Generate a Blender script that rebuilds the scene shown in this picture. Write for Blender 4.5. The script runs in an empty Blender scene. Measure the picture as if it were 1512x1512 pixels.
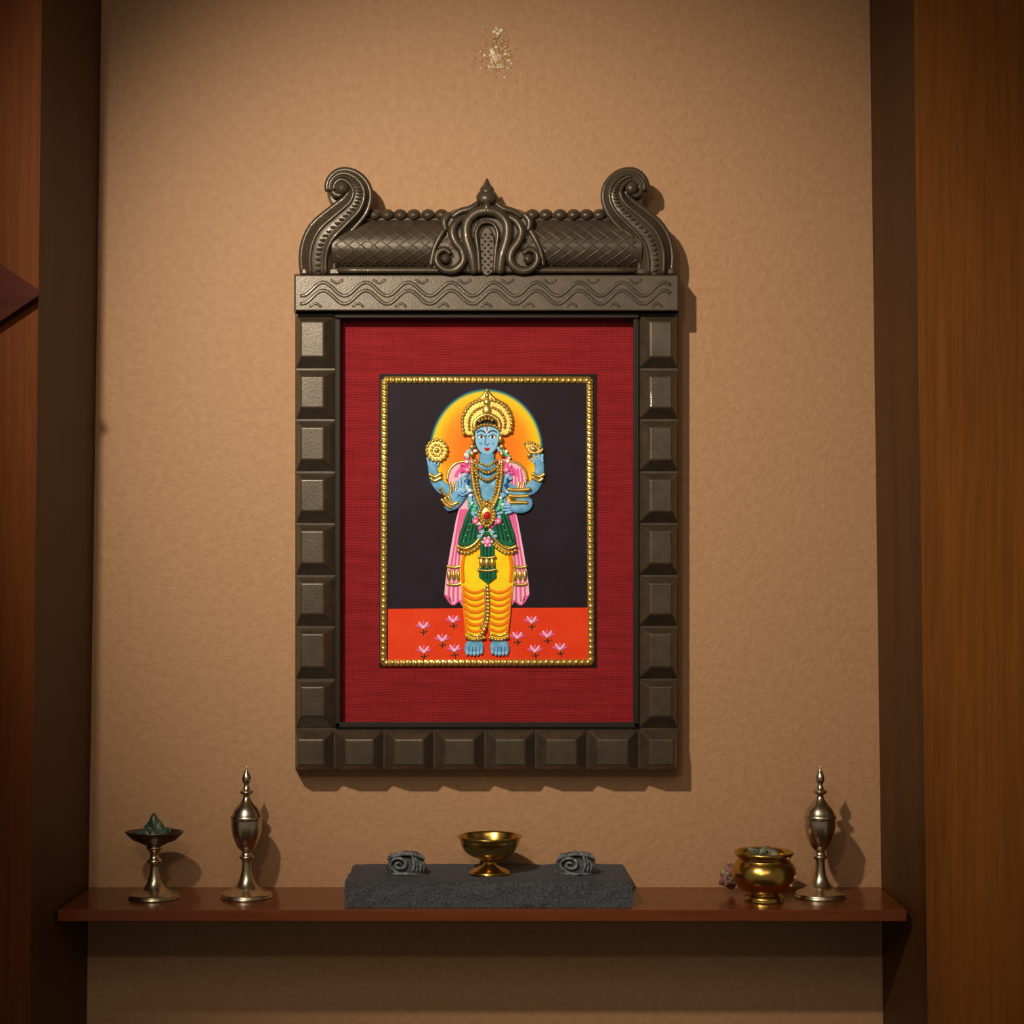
import bpy, math, random
from mathutils import Vector, noise
random.seed(7)
S=0.001; D=2.2; CX=718.0; CY=900.0; CZ=1.512
def W(px,py,d=0.0):
    k=(D-d)/D
    return Vector(((px-CX)*S*k, -d, CZ+(CY-py)*S*k))
def lin(h):
    h=h.lstrip('#'); o=[]
    for i in (0,2,4):
        c=int(h[i:i+2],16)/255
        o.append(c/12.92 if c<=0.04045 else ((c+0.055)/1.055)**2.4)
    return (*o,1)
# ---------- materials
def pm(name,col,rough=0.5,metal=0.0,bs=0,bstr=0.0,bdist=0.001,col2=None,cs=20,stretch=(1,1,1),spec=0.5,coat=0,detail=4):
    m=bpy.data.materials.new(name); m.use_nodes=True
    nt=m.node_tree; b=nt.nodes['Principled BSDF']
    if name.startswith('painted'): spec=0.18
    b.inputs['Base Color'].default_value=lin(col)
    b.inputs['Roughness'].default_value=rough
    b.inputs['Metallic'].default_value=metal
    b.inputs['Specular IOR Level'].default_value=spec
    b.inputs['Coat Weight'].default_value=coat
    tc=nt.nodes.new('ShaderNodeTexCoord')
    mp=nt.nodes.new('ShaderNodeMapping'); mp.inputs['Scale'].default_value=stretch
    nt.links.new(tc.outputs['Object'],mp.inputs['Vector'])
    if col2:
        n=nt.nodes.new('ShaderNodeTexNoise'); n.inputs['Scale'].default_value=cs; n.inputs['Detail'].default_value=detail
        nt.links.new(mp.outputs[0],n.inputs['Vector'])
        r=nt.nodes.new('ShaderNodeValToRGB')
        r.color_ramp.elements[0].position=0.35; r.color_ramp.elements[1].position=0.65
        r.color_ramp.elements[0].color=lin(col); r.color_ramp.elements[1].color=lin(col2)
        nt.links.new(n.outputs['Fac'],r.inputs['Fac']); nt.links.new(r.outputs['Color'],b.inputs['Base Color'])
    if bs:
        n2=nt.nodes.new('ShaderNodeTexNoise'); n2.inputs['Scale'].default_value=bs; n2.inputs['Detail'].default_value=3
        nt.links.new(mp.outputs[0],n2.inputs['Vector'])
        bp=nt.nodes.new('ShaderNodeBump'); bp.inputs['Strength'].default_value=bstr; bp.inputs['Distance'].default_value=bdist
        nt.links.new(n2.outputs['Fac'],bp.inputs['Height']); nt.links.new(bp.outputs[0],b.inputs['Normal'])
    return m
def N(m,t): return m.node_tree.nodes.new(t)
def LK(m,a,b): m.node_tree.links.new(a,b)

M={}
M['wall']=pm('wallpaper_tan','#a67f5e',0.6,0,col2='#ad8765',cs=90,spec=0.3)
def wall_mat(m):
    b=m.node_tree.nodes['Principled BSDF']
    tc=N(m,'ShaderNodeTexCoord')
    v=N(m,'ShaderNodeTexVoronoi'); v.inputs['Scale'].default_value=190; v.feature='SMOOTH_F1'
    n=N(m,'ShaderNodeTexNoise'); n.inputs['Scale'].default_value=300
    LK(m,tc.outputs['Object'],v.inputs['Vector']); LK(m,tc.outputs['Object'],n.inputs['Vector'])
    a=N(m,'ShaderNodeMath'); a.operation='ADD'; LK(m,v.outputs['Distance'],a.inputs[0]); LK(m,n.outputs['Fac'],a.inputs[1])
    bp=N(m,'ShaderNodeBump'); bp.inputs['Strength'].default_value=0.42; bp.inputs['Distance'].default_value=0.0011
    LK(m,a.outputs[0],bp.inputs['Height']); LK(m,bp.outputs[0],b.inputs['Normal'])
wall_mat(M['wall'])
def wood(name,c1,c2,rough=0.35,axis='z',fine=150,spec=.35):
    m=pm(name,c1,rough,0,spec=spec)
    b=m.node_tree.nodes['Principled BSDF']
    tc=N(m,'ShaderNodeTexCoord'); mp=N(m,'ShaderNodeMapping')
    mp.inputs['Scale'].default_value=(1,1,0.035) if axis=='z' else (0.05,1,1)
    LK(m,tc.outputs['Object'],mp.inputs['Vector'])
    n=N(m,'ShaderNodeTexNoise'); n.inputs['Scale'].default_value=fine; n.inputs['Detail'].default_value=6; n.inputs['Distortion'].default_value=0.4
    n2=N(m,'ShaderNodeTexNoise'); n2.inputs['Scale'].default_value=14; n2.inputs['Detail'].default_value=2
    LK(m,mp.outputs[0],n.inputs['Vector']); LK(m,mp.outputs[0],n2.inputs['Vector'])
    mx=N(m,'ShaderNodeMath'); mx.operation='ADD'; LK(m,n.outputs['Fac'],mx.inputs[0]); LK(m,n2.outputs['Fac'],mx.inputs[1])
    md=N(m,'ShaderNodeMath'); md.operation='MULTIPLY'; md.inputs[1].default_value=0.5; LK(m,mx.outputs[0],md.inputs[0])
    r=N(m,'ShaderNodeValToRGB'); r.color_ramp.elements[0].position=0.36; r.color_ramp.elements[1].position=0.64
    r.color_ramp.elements[0].color=lin(c1); r.color_ramp.elements[1].color=lin(c2)
    LK(m,md.outputs[0],r.inputs['Fac']); LK(m,r.outputs['Color'],b.inputs['Base Color'])
    bp=N(m,'ShaderNodeBump'); bp.inputs['Strength'].default_value=0.06; bp.inputs['Distance'].default_value=0.001
    LK(m,md.outputs[0],bp.inputs['Height']); LK(m,bp.outputs[0],b.inputs['Normal'])
    return m
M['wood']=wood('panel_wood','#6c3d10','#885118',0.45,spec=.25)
M['woodl']=wood('panel_wood_left_shaded','#50260a','#653511',0.6,spec=.1)  # darker copy of the panel wood, left-side shade put into its colour
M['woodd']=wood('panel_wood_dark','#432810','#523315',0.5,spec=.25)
M['shelf']=wood('shelf_wood','#5c2a10','#723a1e',0.2,'x')
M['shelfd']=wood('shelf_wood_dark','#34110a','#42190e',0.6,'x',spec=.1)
M['floor']=wood('floor_wood','#4a2c14','#6a4322',0.4,'x')
M['ceil']=pm('ceiling_paint','#b9a88c',0.8,bs=80,bstr=0.1)
M['frame']=pm('frame_bronze_paint','#41382d',0.36,0.25,bs=420,bstr=0.22,bdist=0.001,col2='#4c4134',cs=60,coat=0.12)
M['framed']=pm('frame_inner_lip','#241e18',0.6,0.1,bs=420,bstr=0.2,bdist=0.001,spec=.25)
def cloth():
    m=pm('red_cloth','#8e1a20',0.85,0,spec=0.15)
    b=m.node_tree.nodes['Principled BSDF']; tc=N(m,'ShaderNodeTexCoord')
    ws=[]
    for dr in ('X','Z'):
        w=N(m,'ShaderNodeTexWave'); w.bands_direction=dr; w.inputs['Scale'].default_value=92 if dr=='X' else 84; w.inputs['Distortion'].default_value=5; w.inputs['Detail'].default_value=2;w.inputs['Detail Scale'].default_value=0.3
        LK(m,tc.outputs['Object'],w.inputs['Vector']); ws.append(w)
    a=N(m,'ShaderNodeMath'); a.operation='MULTIPLY'; LK(m,ws[0].outputs['Fac'],a.inputs[0]); LK(m,ws[1].outputs['Fac'],a.inputs[1])
    n=N(m,'ShaderNodeTexNoise'); n.inputs['Scale'].default_value=60; n.inputs['Detail'].default_value=6
    mp=N(m,'ShaderNodeMapping'); mp.inputs['Scale'].default_value=(.25,1,2.2)
    LK(m,tc.outputs['Object'],mp.inputs['Vector']); LK(m,mp.outputs[0],n.inputs['Vector'])
    s=N(m,'ShaderNodeMath'); s.operation='MULTIPLY_ADD'; s.inputs[1].default_value=0.8; LK(m,n.outputs['Fac'],s.inputs[0]); LK(m,a.outputs[0],s.inputs[2])
    r=N(m,'ShaderNodeValToRGB'); r.color_ramp.elements[0].position=0.15
    r.color_ramp.elements[1].position=1.0
    r.color_ramp.elements[0].color=lin('#5e0b12'); r.color_ramp.elements[1].color=lin('#9a262e')
    LK(m,s.outputs[0],r.inputs['Fac']); LK(m,r.outputs['Color'],b.inputs['Base Color'])
    bp=N(m,'ShaderNodeBump'); bp.inputs['Strength'].default_value=0.35; bp.inputs['Distance'].default_value=0.0008
    LK(m,s.outputs[0],bp.inputs['Height']); LK(m,bp.outputs[0],b.inputs['Normal'])
    return m
M['cloth']=cloth()
M['gold']=pm('gold_foil','#d8b45c',0.3,0.8,bs=500,bstr=0.3,bdist=0.0006,col2='#e6c878',cs=200)
M['black']=pm('black_edge','#120c0c',0.6,spec=.2)
M['bg']=pm('painted_dark_plum','#1a0e18',0.6,0,bs=90,bstr=0.15,bdist=0.001,col2='#201326',cs=20)
M['red']=pm('painted_vermilion','#e0380f',0.5,0,col2='#e64218',cs=30)
M['blue']=pm('painted_skin_blue','#5698cc',0.5,0,col2='#7cb8e2',cs=110)
M['blued']=pm('painted_blue_dark','#1e4f90',0.5)
M['bluel']=pm('painted_blue_light','#8cc4ee',0.5)
M['pink']=pm('painted_pink','#e660a8',0.5)
M['pinkl']=pm('painted_pink_light','#f2bcd6',0.5)
M['green']=pm('painted_green','#0a6a48',0.5,0,col2='#08553a',cs=90)
M['greend']=pm('painted_green_dark','#04301f',0.5)
M['greenl']=pm('painted_green_light','#5fcf9a',0.5)
M['yellow']=pm('painted_yellow','#fae01c',0.5,0,col2='#f8ce12',cs=60)
M['orange']=pm('painted_orange','#f28208',0.5)
M['white']=pm('painted_white','#f6f6f4',0.5)
M['dark']=pm('painted_outline','#100c14',0.5)
M['lip']=pm('painted_lip_red','#c4141e',0.4)
def halo():
    m=pm('painted_halo','#f0a010',0.5)
    b=m.node_tree.nodes['Principled BSDF']; g=N(m,'ShaderNodeTexCoord')
    c=W(718,666,0.027)
    vs=N(m,'ShaderNodeVectorMath'); vs.operation='SUBTRACT'; vs.inputs[1].default_value=c; LK(m,g.outputs['Object'],vs.inputs[0])
    ml=N(m,'ShaderNodeVectorMath'); ml.operation='MULTIPLY'; ml.inputs[1].default_value=(1/0.083,0,1/0.091); LK(m,vs.outputs[0],ml.inputs[0])
    ln=N(m,'ShaderNodeVectorMath'); ln.operation='LENGTH'; LK(m,ml.outputs[0],ln.inputs[0])
    r=N(m,'ShaderNodeValToRGB'); e=r.color_ramp.elements
    e[0].position=0.45; e[0].color=lin('#f07c08'); e[1].position=1.0; e[1].color=lin('#1c4a78')
    for p,cc in ((0.74,'#f4980c'),(0.88,'#f6c412'),(0.945,'#dccc30'),(0.975,'#2f7f70')):
        x=e.new(p); x.color=lin(cc)
    LK(m,ln.outputs['Value'],r.inputs['Fac']); LK(m,r.outputs['Color'],b.inputs['Base Color'])
    return m
M['halo']=halo()
M['brass']=pm('brass','#c2a052',0.24,1.0,bs=60,bstr=0.08)
M['brassd']=pm('brass_aged','#b8aa94',0.26,1.0,bs=80,bstr=0.1,col2='#cdc2ae',cs=40)
M['bronze']=pm('bronze_dark','#6a5c4c',0.35,0.9,bs=80,bstr=0.1)
M['stone']=pm('granite','#2c2f36',0.75,0,bs=400,bstr=0.6,bdist=0.0015,col2='#50545e',cs=350)
M['stonel']=pm('granite_light','#3c3f46',0.7,0,bs=300,bstr=0.6,bdist=0.002,col2='#82858c',cs=160)
M['leaf']=pm('leaf_grey_green','#26362c',0.4,0,col2='#566c5e',cs=60,bs=80,bstr=0.2)
M['petal']=pm('petal_pink','#8a5c5c',0.6,0,col2='#6a4040',cs=60)
M['petalw']=pm('petal_pale','#8f876f',0.5,0,col2='#6a6450',cs=60)
M['plaster']=pm('plaster_scuffed','#b08e64',0.25,0,bs=300,bstr=0.6)
M['plasterw']=pm('plaster_chip_white','#d8c8ac',0.3,0,bs=300,bstr=0.4)

# ---------- builder
class MB:
    def __init__(s): s.v=[];s.f=[];s.m=[];s.sm=[];s.mats=[]
    def add(s,vs,fs,mat,smooth=True):
        if mat not in s.mats: s.mats.append(mat)
        i=s.mats.index(mat); o=len(s.v)
        s.v+= [tuple(v) for v in vs]
        for f in fs: s.f.append([o+a for a in f]); s.m.append(i); s.sm.append(smooth)
    def build(s,name,parent=None,bevel=0):
        me=bpy.data.meshes.new(name); me.from_pydata(s.v,[],s.f); 
        for k in s.mats: me.materials.append(M[k])
        for p,i,sm in zip(me.polygons,s.m,s.sm): p.material_index=i; p.use_smooth=sm
        me.update()
        ob=bpy.data.objects.new(name,me); bpy.context.scene.collection.objects.link(ob)
        import bmesh
        bm=bmesh.new(); bm.from_mesh(me); bmesh.ops.recalc_face_normals(bm,faces=bm.faces); bm.to_mesh(me); bm.free()
        if bevel:
            b=ob.modifiers.new('bevel','BEVEL'); b.width=bevel; b.segments=3; b.limit_method='ANGLE'; b.angle_limit=math.radians(20)
        if parent: ob.parent=parent
        return ob
    def ell(s,cx,cy,d,rx,ry,rd,mat,nu=12,nv=8,rot=0):
        vs=[];fs=[]; c,sn=math.cos(rot),math.sin(rot)
        for j in range(nv+1):
            ph=math.pi*j/nv
            for i in range(nu):
                th=2*math.pi*i/nu
                x=rx*math.sin(ph)*math.cos(th); y=ry*math.sin(ph)*math.sin(th); z=rd*math.cos(ph)
                vs.append(W(cx+x*c-y*sn,cy+x*sn+y*c,d+z*S))
        for j in range(nv):
            for i in range(nu):
                a=j*nu+i;b=j*nu+(i+1)%nu
                fs.append([a,b,b+nu,a+nu])
        s.add(vs,fs,mat)
    def tube(s,path,mat,sub=5,nr=10,smooth=True):
        p=cr(path,sub) if smooth and len(path)>2 else path
        vs=[];fs=[]; n=len(p)
        for i,q in enumerate(p):
            a=p[max(i-1,0)];b=p[min(i+1,n-1)]
            tx,ty=b[0]-a[0],b[1]-a[1]; l=math.hypot(tx,ty) or 1; nx,ny=-ty/l,tx/l
            for k in range(nr):
                t=2*math.pi*k/nr
                vs.append(W(q[0]+nx*q[3]*math.cos(t),q[1]+ny*q[3]*math.cos(t),q[2]+q[4]*S*math.sin(t)))
        for i in range(n-1):
            for k in range(nr):
                a=i*nr+k;b=i*nr+(k+1)%nr
                fs.append([a,b,b+nr,a+nr])
        o=len(vs)
        def ext(q,r):
            l=math.hypot(q[0]-r[0],q[1]-r[1]) or 1
            return W(q[0]+(q[0]-r[0])/l*q[3]*.6,q[1]+(q[1]-r[1])/l*q[3]*.6,q[2])
        vs.append(ext(p[0],p[1])); vs.append(ext(p[-1],p[-2]))
        for k in range(nr):
            fs.append([o,(k+1)%nr,k]); fs.append([o+1,(n-1)*nr+k,(n-1)*nr+(k+1)%nr])
        s.add(vs,fs,mat)
    def st(s,pts,d,r,mat,b=None,sub=5,nr=8):
        s.tube([(x,y,d,r,b if b else r) for x,y in pts],mat,sub,nr)
    def poly(s,pts,d,h,mat,sub=0,bev=1.5):
        if sub: pts=cr([tuple(p) for p in pts],sub,True)
        n=len(pts)
        ar=sum(pts[i][0]*pts[(i+1)%n][1]-pts[(i+1)%n][0]*pts[i][1] for i in range(n))
        if ar<0: pts=pts[::-1]
        def inset(e):
            o=[]
            for i in range(n):
                a=pts[i-1];b=pts[(i+1)%n]
                tx,ty=b[0]-a[0],b[1]-a[1]; l=math.hypot(tx,ty) or 1
                o.append((pts[i][0]-ty/l*e,pts[i][1]+tx/l*e))
            return o
        rings=[(pts,0),(pts,h*.4),(inset(bev*.35),h*.8),(inset(bev),h)]
        vs=[];fs=[]
        for r,hh in rings:
            vs+=[W(x,y,d+hh*S) for x,y in r]
        for j in range(3):
            for i in range(n):
                a=j*n+i;b=j*n+(i+1)%n
                fs.append([a,b,b+n,a+n])
        s.add(vs,fs,mat,True)
        s.add([W(x,y,d+h*S) for x,y in rings[3][0]],[list(range(n))],mat,False)
    def box(s,x0,y0,x1,y1,d0,d1,mat,inset=(0,0,0,0)):
        a,b,c,e=inset
        v=[W(x0,y0,d0),W(x1,y0,d0),W(x1,y1,d0),W(x0,y1,d0)]
        def q(px,py): return W(px,py,d1)
        v+=[q(x0+a,y0+b),q(x1-c,y0+b),q(x1-c,y1-e),q(x0+a,y1-e)]
        s.add(v,[[3,2,1,0],[4,5,6,7],[0,1,5,4],[1,2,6,5],[2,3,7,6],[3,0,4,7]],mat,False)
    def hexa(s,v,mat):
        s.add(v,[[3,2,1,0],[4,5,6,7],[0,1,5,4],[1,2,6,5],[2,3,7,6],[3,0,4,7]],mat,False)
    def beads(s,pts,d,r,sp,mat,sub=6,rd=None,jit=0,closed=False):
        p=cr([tuple(q) for q in pts],sub,closed) if len(pts)>2 else list(pts)
        if closed: p=p+[p[0]]
        acc=0;
        s.ell(p[0][0],p[0][1],d,r,r,rd or r,mat,8,6)
        for a,b in zip(p,p[1:]):
            l=math.hypot(b[0]-a[0],b[1]-a[1])
            if l==0: continue
            t=sp-acc
            while t<=l:
                x=a[0]+(b[0]-a[0])*t/l;y=a[1]+(b[1]-a[1])*t/l
                s.ell(x+random.uniform(-jit,jit),y+random.uniform(-jit,jit),d,r,r,rd or r,mat,8,6); t+=sp
            acc=l-(t-sp)
    def lathe(s,cx,d,z0,prof,mat,n=40,squash=None):
        k=(D-d)/D*S; c=W(cx,900,d); vs=[];fs=[]
        pr=cr(prof,3)
        for r,h in pr:
            for i in range(n):
                t=2*math.pi*i/n
                rr=r
                if squash: rr=squash(r,h,t)
                vs.append((c.x+rr*k*math.cos(t),c.y+rr*k*math.sin(t),z0+h*k))
        for j in range(len(pr)-1):
            for i in range(n):
                a=j*n+i;b=j*n+(i+1)%n
                fs.append([a,b,b+n,a+n])
        s.add(vs,fs,mat)
def cr(p,sub,closed=False):
    n=len(p); o=[]
    rng=n if closed else n-1
    for i in range(rng):
        if closed: a,b,c,e=p[i-1],p[i],p[(i+1)%n],p[(i+2)%n]
        else: a,b,c,e=p[max(i-1,0)],p[i],p[i+1],p[min(i+2,n-1)]
        for k in range(sub):
            t=k/sub
            o.append(tuple(0.5*(2*y+(z-x)*t+(2*x-5*y+4*z-w)*t*t+(3*y-x-3*z+w)*t**3) for x,y,z,w in zip(a,b,c,e)))
    if not closed: o.append(p[-1])
    return o
def empty(name,loc=(0,0,0)):
    e=bpy.data.objects.new(name,None); bpy.context.scene.collection.objects.link(e); e.empty_display_size=0.05
    return e
def mir(pts): return [(1438-q[0],*q[1:]) for q in pts]

# ---------- room
ZC=2.6
def slab(name,lo,hi,mat):
    b=MB(); x0,y0,z0=lo;x1,y1,z1=hi
    b.hexa([(x0,y0,z0),(x1,y0,z0),(x1,y1,z0),(x0,y1,z0),(x0,y0,z1),(x1,y0,z1),(x1,y1,z1),(x0,y1,z1)],mat); return b.build(name)
slab('wall_back',(-0.75,0,0),(0.75,0.05,ZC),'wall')
slab('floor',(-1.6,-3.2,-0.05),(1.6,0.0,0),'floor')
slab('ceiling',(-1.6,-3.2,ZC),(1.6,0.05,ZC+0.05),'ceil')
def side(name,bt,bb,ft,fb,df,outer,fm):
    def zpx(z,d): return CY-(z-CZ)/(S*(D-d)/D)
    def X(pt,pb,z,d):
        py=zpx(z,d); px=pt+(pb-pt)*py/1512; return W(px,py,d).x
    b=MB()
    z0,z1=0.0,ZC
    Bk=[(X(bt,bb,z0,0),0,z0),(X(bt,bb,z1,0),0,z1)]
    Fr=[(X(ft,fb,z0,df),-df,z0),(X(ft,fb,z1,df),-df,z1)]
    O=[(outer,-df,z0),(outer,-df,z1),(outer,0,z0),(outer,0,z1)]
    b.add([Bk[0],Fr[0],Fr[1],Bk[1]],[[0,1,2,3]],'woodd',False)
    b.add([Fr[0],O[0],O[1],Fr[1]],[[0,1,2,3]],fm,False)
    b.add([O[0],O[2],O[3],O[1]],[[0,1,2,3]],fm,False)
    b.add([O[2],Bk[0],Bk[1],O[3]],[[0,1,2,3]],fm,False)
    b.build(name)
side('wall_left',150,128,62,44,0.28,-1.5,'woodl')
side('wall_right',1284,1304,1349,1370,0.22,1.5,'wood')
# plaster chip
b=MB()
for i in range(230):
    a=random.uniform(0,6.28); q=abs(random.gauss(0,1))
    x=733+math.cos(a)*q*19; y=82+math.sin(a)*q*20
    r=random.uniform(1.2,4.6)*(1.15-min(1,q/2.8))
    b.ell(x,y,0.0,max(.8,r),max(.7,r*random.uniform(.5,1.2)),1.1,'plaster' if random.random()<.72 else 'plasterw',8,4,random.uniform(0,3))
for i in range(8):
    b.ell(735+random.uniform(-10,10),52+random.uniform(-9,7),0.0,4.5,3.5,1.6,'plasterw' if i%2 else 'plaster',8,4,random.uniform(0,3))
b.build('plaster_patch')

# ---------- wall shelf
ZS=W(0,1310,0).z; SD=0.167
b=MB()
xl0=W(131.5,1310,0).x+0.001; xr0=W(1300,1310,0).x
xlf=W(84,1340,SD).x; xrf=W(1339,1340,SD).x
th=W(0,1340,SD).z-W(0,1357,SD).z
b.hexa([(xl0,0,ZS-th),(xr0,0,ZS-th),(xrf,-SD,ZS-th),(xlf,-SD,ZS-th),(xl0,0,ZS),(xr0,0,ZS),(xrf,-SD,ZS),(xlf,-SD,ZS)],'shelf')
b.build('wall_shelf',bevel=0.0012)
b=MB()
f0=[W(*p,0.281) for p in [(-60,352),(55,427),(55,437),(-60,512)]]
v=[W(x,y,0.298) for x,y in [(-60,348),(57,428),(57,437),(-60,516)]]
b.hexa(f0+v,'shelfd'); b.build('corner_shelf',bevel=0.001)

# ---------- framed painting
root=empty('framed_deity_painting')
fb=MB()
FD=0.036;FT=0.056
fb.box(436,462,502,1137,0.0,FD,'frame'); fb.box(936,462,1002,1137,0.0,FD,'frame')
fb.box(502,1068,936,1137,0.0,FD,'frame'); 
fb.box(434,404,1003,462,0.0,0.058,'frame',(1,2,1,3))
fb.box(445,396,995,405,0.0,0.048,'frame')
fb.box(494,461,944,470,0.0,0.046,'framed')
for q in ((494,468,503,1075),(935,468,944,1075),(494,1066,944,1075)):
    fb.box(*q,0.0,0.042,'framed')
ys=[464,545,620,697,773,850,925,1003,1076]
for a,c in zip(ys,ys[1:]):
    fb.box(437,a+1,497,c,FD-.001,FT,'frame',(7,10,19,18))
    fb.box(941,a+1,1001,c,FD-.001,FT,'frame',(19,10,9,18))
xs=[436,494,567,641,716,791,867,943,1001]
for i,(a,c) in enumerate(zip(xs,xs[1:])):
    fb.box(a,1076,c,1137,FD-.001,FT,'frame',(16 if i else 4,16,16 if i<7 else 6,7))
fb.build('frame_moulding',root,bevel=0.002)
bb=MB(); bb.box(500,465,938,1072,0.0,0.0215,'cloth'); bb.build('cloth_mat',root)

cb=MB()
for off,r in ((-6,3.2),(6,3.2)):
    pth=[]
    x=444
    while x<=994:
        pth.append((x,433+off+10*math.sin((x-430)/63*2*math.pi),0.0575,r,1.4)); x+=7
    cb.tube(pth,'frame',2,10)
for i in range(9):
    x=466+i*63
    cb.st([(x-8,453),(x,448),(x+8,453)],0.0575,2.4,'frame',1.2)
    if x+40<996: cb.st([(x+22,413),(x+31,418),(x+40,413)],0.0575,2.4,'frame',1.2)
def bar(py): 
    t=math.acos(max(-1,min(1,(361-py)/42))); return 0.012+0.046*math.sin(t)
vs=[];fs=[];n=24
for i in range(n+1):
    t=math.pi*i/n
    py=361-42*math.cos(t); dd=0.012+0.046*math.sin(t)
    vs+= [W(490,py,dd),W(948,py,dd)]
for i in range(n): fs.append([2*i,2*i+1,2*i+3,2*i+2])
fs.append([2*i for i in range(n+1)]); fs.append([2*i+1 for i in range(n+1)][::-1])
cb.add(vs,fs[:-2],'frame'); cb.add(vs,fs[-2:],'frame',False)
for sgn in (1,-1):
    for x0 in range(400,1040,19):
        pth=[]
        for k in range(15):
            py=326+k*5.1; px=x0+sgn*(k-7)*7
            if 494<px<944: pth.append((px,py,bar(py),1.1,.8))
        if len(pth)>2: cb.tube(pth,'frame',1,6)
cb.box(492,322,946,402,0.0,0.014,'frame')
cb.st([(500,324),(720,324),(938,324)],0.03,5,'frame',8)
cb.st([(500,399),(720,399),(938,399)],0.052,5,'frame',6)
for x in (553,572,591,611,632,652):
    for xx in (x,1438-x):
        cb.ell(xx,317,0.035,10.5,8.5,10,'frame',14,10)
body=[(470,404,.034,25,20),(470,375,.036,27,22),(480,348,.038,27,23),(504,324,.040,24,22),(524,304,.042,21,20),(530,283,.044,18,18),(520,266,.044,14,15),(504,260,.044,10,12),(492,268,.044,8,11),(490,280,.044,7,10),(498,288,.046,6,9),(507,284,.047,5,8)]
def ridge(off,r,dd,a=0,bnd=None):
    p=cr(body,4); o=[]
    for i in range(a,(bnd or len(p)-8)):
        q0=p[max(i-1,0)];q1=p[min(i+1,len(p)-1)]
        tx,ty=q1[0]-q0[0],q1[1]-q0[1]; l=math.hypot(tx,ty) or 1
        q=p[i]; o.append((q[0]-ty/l*q[3]*off,q[1]+tx/l*q[3]*off,q[2]+q[4]*S*math.sqrt(max(0,1-off*off))*dd,r,r))
    return o
for f in (lambda z:z,mir):
    cb.tube(f(body),'frame',5,18)
    cb.tube(f(ridge(.93,4,1)),'frame',1,8); cb.tube(f(ridge(-.93,4,1)),'frame',1,8)
    cb.tube(f(ridge(.42,3.2,1)),'frame',1,8); cb.tube(f(ridge(-.45,3.2,1)),'frame',1,8)
    for q in ridge(0,3,.99)[::1][:38]:
        q=f([q])[0]; cb.ell(q[0],q[1],q[2],4.6,2.2,2.4,'frame',8,6)
    q=f([(505,277)])[0]; cb.ell(q[0],q[1],.048,12,12,14,'frame',16,10)
    cb.poly(f([(452,402),(448,370),(462,335),(490,312),(520,296),(545,300),(548,318),(530,340),(505,360),(500,402)]),0.0,30,'frame',3,4)
    cb.poly(f([(487,300),(484,268),(500,254),(526,258),(546,282),(546,310),(515,312)]),0.0,42,'frame',3,4)
half=[(719,272),(708,284),(702,300),(686,306),(664,312),(652,326),(653,346),(640,362),(634,382),(640,402)]
full=half+mir(half)[::-1]
full=full[:-1] if full[-1]==full[0] else full
cb.poly(full,0.0,57,'frame',3,7)
for f in (lambda z:z,mir):
    cb.tube(f([(700,402,.061,7,7),(697,378,.063,8,8),(689,350,.063,8,8),(690,328,.062,8,8),(703,314,.062,8,8),(719,310,.063,8,8)]),'frame',5,12)
    cb.tube(f([(708,402,.061,3.5,5),(706,370,.063,3.5,5),(703,345,.063,3.5,5),(709,331,.062,3.5,5),(719,327,.062,3.5,5)]),'frame',5,10)
    sc=[(690,318,.058,4,6),(676,326,.060,6,8),(668,340,.061,7,9),(672,356,.062,7,9),(682,370,.062,7,9),(684,386,.062,7,9),(672,398,.062,7,8),(656,398,.062,6,8),(645,387,.062,6,8),(646,374,.062,5,7),(656,368,.062,5,7),(665,374,.063,4,6)]
    cb.tube(f(sc),'frame',5,12)
    q=f([(658,382)])[0]; cb.ell(q[0],q[1],.062,8,8,9,'frame',14,8)
    cb.tube(f([(655,340,.056,5,6),(648,352,.057,5,6),(640,370,.057,4,6),(636,392,.057,4,5)]),'frame',5,10)
    cb.tube(f([(664,316,.056,5,6),(656,326,.057,6,7),(658,340,.057,5,6)]),'frame',5,10)
    cb.tube(f([(706,300,.058,4,6),(694,308,.059,5,6),(680,312,.058,5,6),(668,320,.057,4,5)]),'frame',5,10)
    q=f([(712,296)])[0]; cb.ell(q[0],q[1],.062,4,4,5,'frame')
cb.poly([(709,402),(708,350),(719,334),(730,350),(729,402)],.057,4,'frame',2,2)
for j in range(12):
    for i in range(2):
        cb.ell(714+i*9-(j%2)*4+2,346+j*5,.0612,2.4,2.0,1.6,'frame',7,5)
cb.ell(719,292,.056,16,13,13,'frame',18,12)
cb.ell(719,282,.054,11,10,11,'frame',16,10)
cb.tube([(719,284,.052,9,10),(719,274,.052,6,8),(719,268,.052,3.5,5),(719,264,.052,1.5,3)],'frame',4,12)
cb.ell(719,306,.066,6,9,5,'frame',rot=0)
cb.build('frame_crest',root)

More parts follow.
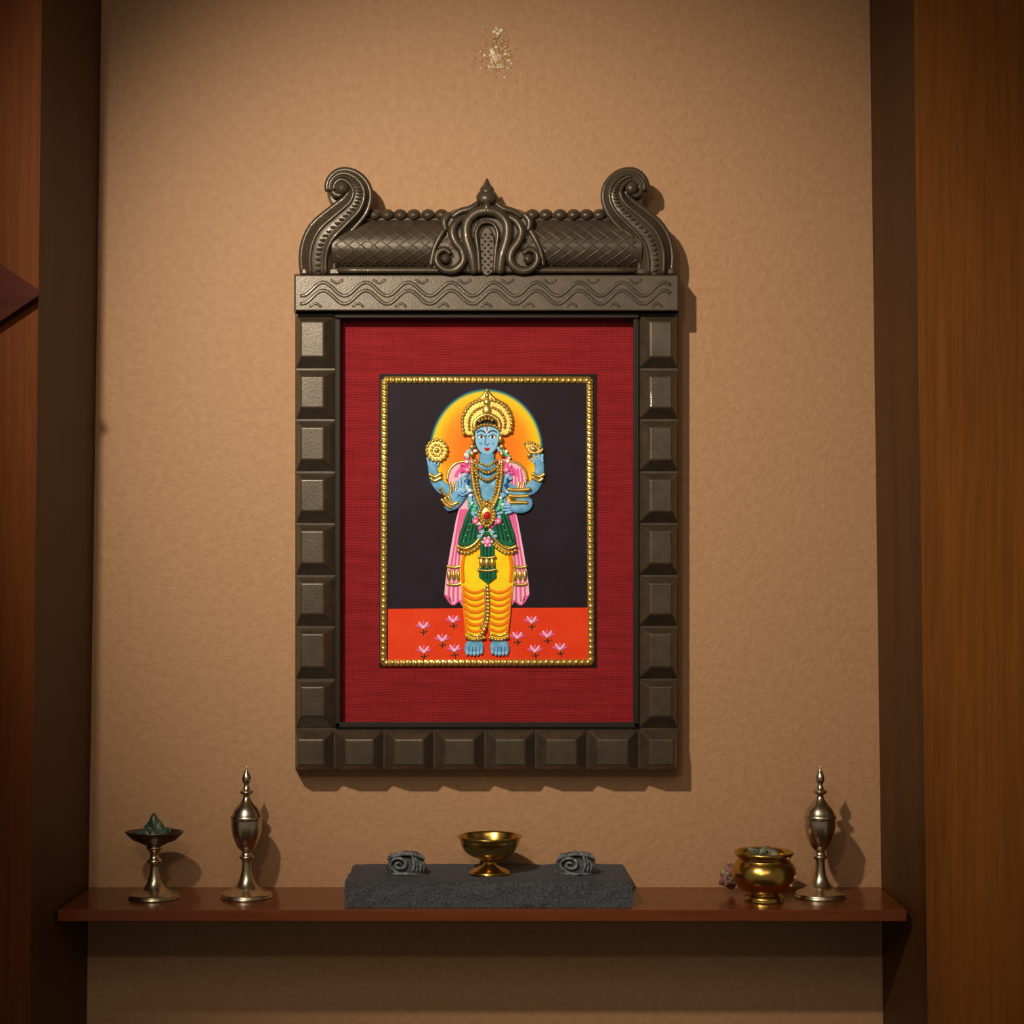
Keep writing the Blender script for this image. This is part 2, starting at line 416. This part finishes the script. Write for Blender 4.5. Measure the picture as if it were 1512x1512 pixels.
# painting panel
pb=MB()
pb.box(560,552,881,985,0.0205,0.0235,'black')
pb.box(565,557,876,981,0.0205,0.0245,'bg')
P0=.0245
pb.poly([(573,899),(868,897),(868,975),(573,975)],P0,.4,'red',0,.3)
pb.build('painting_panel',root)
gb=MB()
rect=[(568,561),(871,561),(873,978),(566,979)]
for i in range(4):
    a,c=rect[i],rect[(i+1)%4]
    gb.tube([(a[0],a[1],P0,5.5,2.2),(c[0],c[1],P0,5.5,2.2)],'gold',1,8,False)
    l=math.hypot(c[0]-a[0],c[1]-a[1]); n=int(l/8.6)
    ang=math.atan2(c[1]-a[1],c[0]-a[0])
    for k in range(n):
        t=(k+.5)/n
        gb.ell(a[0]+(c[0]-a[0])*t+random.uniform(-.4,.4),a[1]+(c[1]-a[1])*t+random.uniform(-.4,.4),P0+.0016,3.6,4.6,2.6,'gold',10,6,ang+.5)
gb.build('gold_beaded_border',root)

# ---------- deity relief
F=MB()
L=lambda n: P0+.0003+n*.00032
I=lambda z:z
F.poly([(718+84*math.cos(t),666+92*math.sin(t)) for t in [2*math.pi*i/64 for i in range(64)]],P0,.4,'halo',0,.3)
for f in (I,mir):
    F.poly(f([(692,738),(678,750),(669,790),(661,836),(656,878),(664,880),(668,894),(678,888),(684,897),(692,890),(696,860),(696,780)]),L(0),.8,'pinkl',2,.7)
    for o in (0,5,10,15):
        F.st(f([(680+o*.6,752),(672+o*.8,800),(665+o*1.15,845),(662+o*1.4,888)]),L(2.4),1.5,'pink',.5)
    F.st(f([(657,878),(668,893),(679,887),(686,896)]),L(2.4),1.4,'pink',.5)
    for yy in (836,862):
        F.st(f([(660,yy),(671,yy+2),(683,yy-1)]),L(3),2.6,'gold',2.5)
    for x in (663,670,677,683):
        F.ell(*f([(x,850)])[0],L(3),3.4,9,3,'gold')
F.tube([(694,712,L(2),10,2.5),(672,722,L(2),10,2.5),(655,722,L(2),9.5,2.5),(643,708,L(2),8.5,2.5),(639,692,L(2),7,2),(638,684,L(2),7,2)],'blue')
F.tube([(744,712,L(2),10,2.5),(766,722,L(2),10,2.5),(784,722,L(2),9.5,2.5),(794,708,L(2),8.5,2.5),(797,692,L(2),7,2),(795,680,L(2),7.5,2)],'blue')
for i,(a,c) in enumerate((((634,688),(631,676)),((638,686),(636,674)),((642,686),(642,675)),((646,688),(650,678)))):
    F.st([a,((a[0]+c[0])/2,(a[1]+c[1])/2-1),c],L(6),1.9,'bluel',1.3)
for k,(a,c) in enumerate((((790,684),(784,677)),((793,680),(788,671)),((797,679),(795,668)),((801,682),(801,671)))):
    F.st([a,((a[0]+c[0])/2-.5,(a[1]+c[1])/2-1),c],L(6),2.1,'bluel',1.4)
F.poly([(645+17*math.cos(t),665+17.5*math.sin(t)) for t in [2*math.pi*i/32 for i in range(32)]],L(7),1.6,'gold',0,1.5)
F.beads([(645+15*math.cos(t),665+15.5*math.sin(t)) for t in [2*math.pi*i/12 for i in range(12)]],L(12),2.9,6,'gold',rd=2,closed=True)
F.beads([(645+8*math.cos(t),665+8*math.sin(t)) for t in [2*math.pi*i/8 for i in range(8)]],L(12),2.4,5,'gold',rd=2,closed=True)
F.ell(645,665,L(12),4,4,3,'gold')
F.poly([(773,654),(784,651),(797,658),(803,664),(796,670),(784,670),(778,664)],L(7),2,'gold',3,1.2)
F.beads([(775,655),(786,654),(799,662)],L(12),2.5,5,'gold'); F.ell(788,663,L(12),6,4,2.5,'gold',rot=.4)
F.st([(783,670),(780,674)],L(10),3,'gold')
for f in (I,mir):
    for o in (0,6):
        F.st(f([(634+o*.4,700+o),(642,704+o),(652,699+o)]),L(9),2.9,'gold',2.4)
    F.st(f([(664,712),(666,722),(664,733)]),L(9),2.8,'gold',2.2); F.st(f([(671,712),(673,722),(671,734)]),L(9),2.8,'gold',2.2)
F.poly([(700,686),(688,702),(690,738),(698,778),(740,778),(748,738),(750,702),(738,686)],L(3),1.5,'blue',2,1.5)
F.ell(708,712,L(6),9,8,1.4,'bluel'); F.ell(731,712,L(6),9,8,1.4,'bluel')
for f in (I,mir):
    F.poly(f([(703,680),(684,680),(667,688),(662,706),(665,718),(680,718),(690,704)]),L(8),1.0,'pinkl',2,.8)
    for o in (0,5,10):
        F.st(f([(698-o*.3,683+o*.3),(682-o*.5,688+o*.6),(674-o*.2,704)]),L(11),1.4,'pink',.6)
    F.st(f([(692,681),(676,683),(664,693),(660,709)]),L(11),2.2,'gold',1.8)
F.poly([(750,690),(768,684),(777,700),(775,722),(760,720),(750,708)],L(9),1.0,'pinkl',2,.8)
for o in (0,5,10,15): F.st([(754+o,692),(756+o,706),(756+o,718)],L(12),1.4,'pink',.6)
F.tube([(692,718,L(10),9,2.8),(672,735,L(10),9.5,3),(660,746,L(10),8.5,3),(668,738,L(11),7.5,3),(678,728,L(12),6,3)],'blue')
F.tube([(660,748,L(10),8,3),(672,745,L(10),7,3),(683,732,L(11),6,3)],'blue')
F.ell(682,727,L(14),8.5,9,2.4,'bluel')
for a,c in (((676,722),(674,710)),((680,720),(679,706)),((684,720),(684,706)),((688,722),(690,710)),((689,729),(694,722))):
    F.st([a,((a[0]+c[0])/2,(a[1]+c[1])/2),c],L(15),2.0,'bluel',1.7)
F.st([(676,730),(683,733),(689,730)],L(21),.7,'blued',.5)
F.st([(679,725),(683,729),(688,725)],L(21),.6,'blued',.5)
F.tube([(746,718,L(10),9,2.8),(768,732,L(10),9.5,3),(779,744,L(10),8.5,3),(770,751,L(11),7.5,3),(756,750,L(12),6.5,3)],'blue')
for a,c in (((754,746),(743,744)),((753,749),(741,748)),((753,753),(742,753)),((755,756),(746,758))):
    F.st([a,((a[0]+c[0])/2,(a[1]+c[1])/2),c],L(14),2,'bluel',1.7)
for o in (0,6,12):
    F.st([(652+o*.8,737-o*.4),(659+o*.8,746-o*.2),(667+o*.8,750-o*.7)],L(18),2.5,'gold',2.2)
    F.st([(750+o*.3,722+o*1.7),(765,724+o*1.5),(783-o*.3,722+o*1.7)],L(18),3.0,'gold',2.4)
F.beads([(650,722),(656,730),(664,735)],L(17),2.8,5,'gold')
# dhoti
F.poly([(702,786),(688,800),(681,820),(679,850),(683,885),(687,935),(690,943),(714,943),(719,900),(724,943),(748,943),(751,935),(756,885),(759,850),(757,820),(750,800),(736,786)],L(6),1.4,'yellow',2,1.2)
for f in (I,mir):
    for i in range(7):
        y=868+i*9.6; e=min(1,i/7); 
        F.st(f([(683+e*5,y-2),(692+e*2,y+5),(704,y+7),(716,y+2)]),L(10.5),2.3+.5*(i%2),'orange',.7)
    F.st(f([(687,812),(683,835),(684,860)]),L(10.5),2.4,'orange',.6)
    F.st(f([(684,868),(685,900),(689,935)]),L(10.5),1.6,'orange',.6)
    F.st(f([(717,870),(717,900),(715,935)]),L(10.5),1.4,'orange',.6)
    F.beads(f([(689,941),(700,945),(715,942)]),L(12),2.9,4.5,'gold'); F.st(f([(690,935),(701,939),(714,936)]),L(12),1.8,'gold')
    F.poly(f([(690,947),(711,947),(714,956),(712,964),(700,967),(688,965),(686,958)]),L(6),1.6,'blue',2,1.2)
    for k in range(5):
        F.ell(*f([(690+k*5.2,964+(1.5 if k<4 else 0)-abs(k-2)*.5)])[0],L(10),2.3,3.6,1.8,'bluel')
        if k<4: F.st(f([(692.6+k*5.2,955),(692.6+k*5.2,962)]),L(12),.5,'blued')
for f in (I,mir):
    F.poly(f([(693,750),(684,772),(676,802),(690,806),(704,798),(716,786),(716,766),(706,756)]),L(12),1.4,'green',2,1.2)
    for o in (0,6,12,18):
        F.st(f([(694+o*.7,760+o*.3),(687+o*.9,780),(681+o*1.1,801-o*.3)]),L(16.5),.9,'greend',.5)
    F.st(f([(675,806),(688,810),(702,802),(713,788)]),L(17),2.4,'gold',2.2)
    F.beads(f([(677,813),(689,817),(705,808),(716,794)]),L(16),3.0,5.2,'gold',rd=2.4)
    F.beads(f([(698,766),(690,786),(684,800)]),L(16.5),1.3,9,'greenl')
F.poly([(709,785),(729,785),(730,820),(733,852),(720,862),(707,852),(709,820)],L(17),1.5,'green',0,1.0)
for x in (714,719,724): F.st([(x,790),(x,820),(x,855)],L(21.8),.8,'greend',.5)
for x in (711,719,727): F.ell(x,831,L(21),4.2,8,3,'gold')
F.st([(706,822),(719,824),(732,822)],L(21),2,'gold'); F.st([(705,841),(719,843),(733,841)],L(21),2,'gold')
F.beads([(720,866),(721,890),(720,915),(714,932),(704,944)],L(13),3.4,5.4,'gold',rd=2.6)
F.st([(716,866),(717,892),(715,914),(709,928)],L(12),1.6,'gold')
def garland(path,cols,r=3.6):
    p=cr(path,5)
    for i,q in enumerate(p):
        c=cols[int(i/len(p)*len(cols))]
        for k in range(2):
            F.ell(q[0]+random.uniform(-4,4),q[1]+random.uniform(-2.5,2.5),L(15)+random.uniform(0,.0007),r*random.uniform(.6,1),r*random.uniform(.6,1),1.5,c if random.random()<.75 else 'white',8,5)
cols=['bluel','greenl','pink','pink','bluel','blued','bluel','greenl','bluel','pink','pink','greenl','pink']
for f in (I,mir): garland(f([(699,664),(688,674),(684,692),(690,716),(697,742),(703,766),(712,784),(719,792)]),cols)
for x,y,r in ((690,694,5),(748,694,5),(702,770,5),(736,770,5)):
    F.ell(x,y,L(18),r,r,2,'pink'); F.ell(x,y,L(23),r*.5,r*.5,1.2,'pinkl')
F.ell(720,800,L(22),6.5,6.5,2.2,'pink'); F.ell(720,800,L(28),3.4,3.4,1.2,'pinkl')
for a in range(6): F.ell(720+6*math.cos(a),800+6*math.sin(a),L(23),2.6,2.6,1.5,'pinkl')
for x,y in ((708,792),(731,792),(712,786),(727,786)): F.ell(x,y,L(22),4,2.6,1.5,'bluel')
F.tube([(719,666,L(12),11,3),(719,680,L(12),12,3),(719,690,L(11),15,3)],'blue')
for dy,w,r in ((0,15,2.3),(8,18,2.6),(17,20,2.6)):
    F.beads([(719-w,678+dy*.8),(719-w*.6,684+dy*1.1),(719,688+dy*1.25),(719+w*.6,684+dy*1.1),(719+w,678+dy*.8)],L(20),r,4.4,'gold')
for f in (I,mir):
    F.st(f([(697,680),(698,705),(704,735),(718,762)]),L(19),3.0,'gold',2.6)
    F.beads(f([(703,690),(704,710),(709,735),(719,756)]),L(20),2.7,4.8,'gold')
    F.beads(f([(697,684),(699,705),(705,732),(712,748)]),L(25),1.6,4.0,'gold')
F.beads([(719,744),(731,760),(719,778),(707,760)],L(24),3.2,5,'gold',3,closed=True)
F.ell(719,760,L(22),10,13,3,'gold'); F.ell(719,761,L(30),5.2,6,2,'lip')
F.beads([(708,736),(714,742),(719,738),(725,742),(731,736)],L(22),2.2,4.2,'gold')
# crown + head
F.poly([(702,642),(688,643),(682,630),(682,612),(690,597),(704,589),(712,583),(719,574),(727,583),(735,589),(749,597),(757,612),(757,630),(750,643),(736,642),(719,630)],L(9),2.4,'gold',3,2.5)
F.poly([(700,640),(701,622),(719,614),(737,622),(738,640),(737,656),(730,669),(719,675),(708,669),(701,656)],L(12),2.0,'dark',3,1.5)
HD=L(13)
F.poly([(701,640),(703,630),(719,627),(736,630),(738,640),(736,655),(730,667),(719,673),(708,667),(702,655)],HD,2.6,'bluel',3,2.5)
HF=HD+.0026
F.beads([(685,640),(683,618),(696,597),(719,590),(742,597),(755,618),(753,640)],L(16),3.2,5.6,'gold',rd=2.6)
F.beads([(693,634),(693,618),(703,605),(719,600),(735,605),(745,618),(745,634)],L(18),2.6,4.8,'gold')
F.st([(700,632),(703,620),(719,612),(735,620),(738,632)],L(19),3.6,'gold',3)
F.beads([(699,636),(708,629),(719,627),(730,629),(739,636)],L(24),2.7,4.8,'gold')
F.beads([(708,622),(719,618),(730,622)],L(25),2.6,5,'gold')
F.ell(719,606,L(20),7,9,3.4,'gold'); F.ell(719,594,L(18),5.5,6,3.4,'gold'); F.ell(719,584,L(17),3.6,5,3,'gold'); F.ell(719,577,L(16),2,4,2.5,'gold')
for f in (I,mir):
    F.ell(*f([(699,648)])[0],L(20),3.6,6,3,'gold'); F.ell(*f([(697,660)])[0],L(20),4.2,4.6,3,'gold'); F.ell(*f([(697,670)])[0],L(19),3.4,5,2.6,'gold')
    e=f([(711,645)])[0]
    F.ell(*e,HF,4.8,2.5,.5,'white'); F.ell(e[0],e[1],HF+.0004,2.0,2.2,.4,'dark')
    F.st(f([(705.5,644),(711,641.8),(716.5,645)]),HF+.0003,.7,'dark',.4); 
    F.st(f([(704.5,638.5),(710,635.8),(716.5,638.5)]),HF+.0001,.9,'dark',.5)
    F.ell(*f([(710,655)])[0],HF-.0003,3.5,3,.45,'blue')
F.st([(718,642),(717,650),(715.8,655),(719,657),(722,655)],HF+.0001,.65,'blued',.6)
F.ell(719,662.5,HF+.0001,4.8,1.7,.6,'lip'); F.ell(719,664.8,HF,3.2,1.3,.6,'lip')
F.st([(716.3,628),(716.8,636),(719,638.5),(721.2,636),(721.7,628)],HF+.0001,.6,'white'); F.st([(719,629),(719,636)],HF+.0002,.7,'lip')
for x,y in ((625,925),(669,916),(653,944),(626,961),(671,959),(785,917),(764,940),(808,938),(827,957),(790,960)):
    F.st([(x,y+3),(x+1,y+9),(x+random.uniform(-2,3),y+13)],P0+.0004,.8,'greend',.4)
    F.st([(x-5,y+8),(x,y+9),(x+6,y+7)],P0+.0004,.8,'greend',.4)
    for a in (-66,-34,0,34,66):
        r=math.radians(a); l=7.4
        F.ell(x+math.sin(r)*l,y-math.cos(r)*l*.75+2,P0+.0005,2.0,5.8,.5,'pinkl' if a in(-34,34) else 'pink',8,5,r)
    F.ell(x,y+1,P0+.0006,3.4,3.4,.6,'pinkl',8,5)
F.build('deity_relief_figure',root)

# ---------- items on shelf
tall=[(0,0),(36,0),(37,3),(36,6),(30,9),(20,14),(13,22),(9,32),(7,44),(7,54),(10,57),(11,60),(8,63),(7,67),(11,71),(15,77),(20,90),(22.5,104),(22.5,114),(23.5,116),(23.5,119),(21,123),(17,131),(10,139),(6,145),(5,150),(9,153),(10,156),(6,159),(4,164),(4,167),(6,170),(6.5,176),(4.5,182),(2,187),(.8,192),(0,194)]
def finial(name,cx,d,sc=1):
    b=MB(); b.lathe(cx,d,ZS,[(r,h*sc) for r,h in tall],'brassd'); return b.build(name)
finial('brass_finial_lamp',364,0.075)
finial('brass_finial_lamp.001',1211,0.072)
r=empty('oil_lamp_stand')
b=MB()
b.lathe(228,0.08,ZS,[(0,0),(36,0),(37,3),(36,6),(28,9),(17,15),(11,23),(8,32),(6,42),(6,48),(10,52),(11,55),(8,58),(6,62),(8,68),(12,74),(9,78)],'brassd')
def sq(r,h,t):
    if r<22: return r
    return r*(1+ .16*abs(math.cos(t))**8 - .12*abs(math.sin(t))**2)
b.lathe(228,0.08,ZS,[(0,76),(9,76),(18,80),(28,86),(36,95),(37,98),(35,97),(27,89),(12,85),(0,84)],'bronze',48,sq)
b.build('lamp_body',r)
b=MB()
def leafm(b,base,tip,w,mat,bend=0.006,n=8):
    base=Vector(base);tip=Vector(tip); ax=tip-base; side=ax.cross(Vector((random.uniform(-.3,.3),-1,random.uniform(-.2,.4)))).normalized(); up=side.cross(ax).normalized()
    vs=[];fs=[]
    for i in range(n+1):
        t=i/n; ww=w*math.sin(math.pi*min(1,.08+t*.92))**.7+.0002
        c=base+ax*t+up*bend*math.sin(math.pi*t)
        vs+=[c-side*ww,c+up*ww*.35,c+side*ww]
    for i in range(n):
        a=i*3; fs+=[[a,a+1,a+4,a+3],[a+1,a+2,a+5,a+4]]
    b.add(vs,fs,mat)
c=W(228,900,0.08); zt=ZS+.088
for i in range(20):
    a=i*2.4; rr=random.uniform(.014,.031)
    leafm(b,(c.x+.3*rr*math.cos(a),c.y+.3*rr*math.sin(a),zt-.003),(c.x+rr*math.cos(a),c.y+rr*.8*math.sin(a),zt+random.uniform(.004,.016)*(1.35-rr/.031)+.003),random.uniform(.006,.011),'leaf')
for dx,hh in ((-.006,.022),(0,.034),(.008,.024),(.014,.016),(-.012,.016)):
    leafm(b,(c.x+dx*.6,c.y,zt-.002),(c.x+dx,c.y-.004,zt+hh),.008,'leaf')
o=b.build('leaf_offering',r); so=o.modifiers.new('s','SOLIDIFY'); so.thickness=.0008
r=empty('stone_slab')
b=MB()
d0,d1=.006,.152; zt=W(0,1303,d1).z
x0=W(509,1303,d1).x; x1=W(934,1303,d1).x
nx,ny,nz=60,18,6
def sv(u,v,w):
    p=Vector((x0+(x1-x0)*u,-d0-(d1-d0)*v,ZS+.0003+(zt-ZS)*w))
    if w>0:
        nn=noise.noise(p*45)*.0014+noise.noise(p*160)*.0007
        p.z+=nn if w==1 else 0
        if v==1: p.y+=noise.noise(p*70)*.0016
        if u in(0,1): p.x+=noise.noise(p*70)*.0016
    return p
def grid(fn,a,c):
    vs=[fn(i/a,j/c) for j in range(c+1) for i in range(a+1)]
    fs=[[j*(a+1)+i,j*(a+1)+i+1,(j+1)*(a+1)+i+1,(j+1)*(a+1)+i] for j in range(c) for i in range(a)]
    b.add(vs,fs,'stone',False)
grid(lambda i,j:sv(i,j,1),nx,ny); grid(lambda i,j:sv(i,j,0),nx,ny)
grid(lambda i,j:sv(i,1,j),nx,nz); grid(lambda i,j:sv(i,0,j),nx,nz)
grid(lambda i,j:sv(0,i,j),ny,nz); grid(lambda i,j:sv(1,i,j),ny,nz)
b.build('slab_body',r)
def rosette(name,cx,flip):
    d=.085; k=(D-d)/D*S; c=W(cx,900,d); b=MB(); z=zt
    H=36
    vs=[];fs=[];nu,nv=28,10
    for j in range(nv+1):
        ph=math.pi/2*j/nv
        for i in range(nu):
            t=2*math.pi*i/nu
            rr=1+.12*noise.noise(Vector((math.cos(t)*2,math.sin(t)*2,j*.4+cx)))
            vs.append((c.x+30*k*rr*math.cos(t)*math.cos(ph)**.45,c.y+20*k*rr*math.sin(t)*math.cos(ph)**.5,z+(H-5)*k*math.sin(ph)*rr))
    for j in range(nv):
        for i in range(nu):
            a=j*nu+i;e=j*nu+(i+1)%nu; fs.append([a,e,e+nu,a+nu])
    b.add(vs,fs,'stone')
    def surf(x,y):
        zz=max(0,1-x*x*.8-y*y*.5)**.5
        return Vector((c.x+flip*30*k*x,c.y-21*k*zz-.0005,z+(H*.5+H*.47*y)*k))
    def wt(path,r,mat):
        vs=[];fs=[];nr=8;n=len(path)
        for i,p in enumerate(path):
            t=(path[min(i+1,n-1)]-path[max(i-1,0)]).normalized(); s1=t.cross(Vector((0,1,0))).normalized(); s2=t.cross(s1)
            rr=r*(.5+.5*math.sin(math.pi*(i+.5)/n))
            for q in range(nr):
                an=2*math.pi*q/nr; vs.append(p+s1*rr*math.cos(an)+s2*rr*1.6*math.sin(an))
        for i in range(n-1):
            for q in range(nr):
                a=i*nr+q;e=i*nr+(q+1)%nr; fs.append([a,e,e+nr,a+nr])
        b.add(vs,fs,mat)
    sp=[]
    for i in range(30):
        t=i*.38; rr=.05+.021*i
        sp.append(surf(-.3+rr*.8*math.cos(t),-.05+rr*math.sin(t)*1.1))
    wt(sp,.0026,'stonel')
    for o in range(4):
        wt([surf(.3+.16*o+.12*math.sin(u*3.1),-.85+1.6*u*(1-.12*o)) for u in [q/10 for q in range(11)]],.0026,'stonel')
    wt([surf(-.9+1.8*q/14,.85-.5*(2*q/14-1)**2) for q in range(15)],.0032,'stonel')
    wt([surf(-.97+1.9*q/14,-.88) for q in range(15)],.003,'stonel')
    for q in range(7):
        wt([surf(-.8+.25*q,.8-.1*abs(q-3)),surf(-.78+.25*q,.98-.1*abs(q-3)),surf(-.7+.25*q,.85-.1*abs(q-3))],.0032,'stonel')
    b.build(name)
rosette('carved_stone_rosette',600,1); rosette('carved_stone_rosette.001',850,1)
b=MB()
b.lathe(723,0.085,zt+.0012,[(r,h*.88) for r,h in [(0,0),(28,0),(29,2),(27,5),(19,9),(11,13),(8,18),(10,22),(17,25),(30,31),(39,40),(44,52),(45,58),(48,61),(47,63),(43,62),(40,54),(33,42),(20,33),(0,30)]],'brass')
b.build('brass_pedestal_bowl')
r=empty('brass_pot'); b=MB()
b.lathe(1128,0.10,ZS,[(0,0),(27,0),(29,3),(28,7),(24,10),(25,12),(36,18),(44,27),(47,38),(46.5,46),(43,54),(39,59),(38,62),(41,66),(43,69),(43,72),(41,73),(38,71),(35,66),(34,60),(20,55),(0,54)],'brass')
b.build('pot_body',r)
b=MB(); c=W(1128,900,.10); z=ZS+.061
for i in range(18):
    a=i*2.4; rr=random.uniform(.012,.028)
    leafm(b,(c.x+.2*rr*math.cos(a),c.y+.2*rr*math.sin(a),z),(c.x+rr*math.cos(a),c.y+rr*math.sin(a),z+random.uniform(.005,.015)),random.uniform(.005,.008),'petalw' if i%3 else 'leaf',.003)
o=b.build('petal_offering',r); so=o.modifiers.new('s','SOLIDIFY'); so.thickness=.0008
b=MB(); c=W(1078,900,.055); z=ZS+.024
for i in range(40):
    ph=random.uniform(-1.0,1.4); a=random.uniform(0,6.28); rr=random.uniform(.013,.023)
    dv=Vector((math.cos(a)*math.cos(ph)*.8,math.sin(a)*math.cos(ph)*.8,math.sin(ph)))
    p0=Vector((c.x,c.y,z)); leafm(b,p0+dv*.003,p0+dv*rr,.006,'petal' if i%3 else 'petalw',.003)
o=b.build('pink_flower'); so=o.modifiers.new('s','SOLIDIFY'); so.thickness=.0006

# ---------- lights
def aim(o,t): o.rotation_euler=(Vector(t)-o.location).to_track_quat('-Z','Y').to_euler()
def spot(name,loc,tgt,e,size,col,soft):
    sp=bpy.data.lights.new(name,'SPOT'); sp.energy=e; sp.color=col; sp.spot_size=math.radians(size); sp.spot_blend=1.0; sp.shadow_soft_size=soft
    o=bpy.data.objects.new(name,sp); bpy.context.scene.collection.objects.link(o); o.location=loc; aim(o,tgt)
spot('ceiling_spot',(-0.62,-1.55,2.5),(0.04,0,1.75),136,57,(1,.855,.655),.03)
spot('ceiling_spot.001',(-0.35,-2.1,2.1),(0.0,0,1.4),14,60,(1,.83,.60),.03)
ar=bpy.data.lights.new('added_fill_light','AREA'); ar.energy=8; ar.color=(1,.83,.62); ar.shape='RECTANGLE'; ar.size=1.2; ar.size_y=.8  # unseen area light added for soft fill and metal highlights, not a fixture
o=bpy.data.objects.new('added_fill_light',ar); bpy.context.scene.collection.objects.link(o); o.location=(0.1,-2.0,2.55); aim(o,(0.1,-0.4,0.8))
w=bpy.data.worlds.new('world'); bpy.context.scene.world=w; w.use_nodes=True
bg=w.node_tree.nodes['Background']; bg.inputs[0].default_value=(1,.83,.6,1); bg.inputs[1].default_value=.14
# camera
cam=bpy.data.cameras.new('camera'); co=bpy.data.objects.new('camera',cam); bpy.context.scene.collection.objects.link(co)
co.location=(0,-D,CZ); co.rotation_euler=(math.pi/2,0,0)
cam.sensor_width=36; cam.lens=36*D/1.512; cam.shift_x=(756-CX)/1512; cam.shift_y=(CY-756)/1512
bpy.context.scene.camera=co
bpy.context.scene.view_settings.view_transform='Standard'
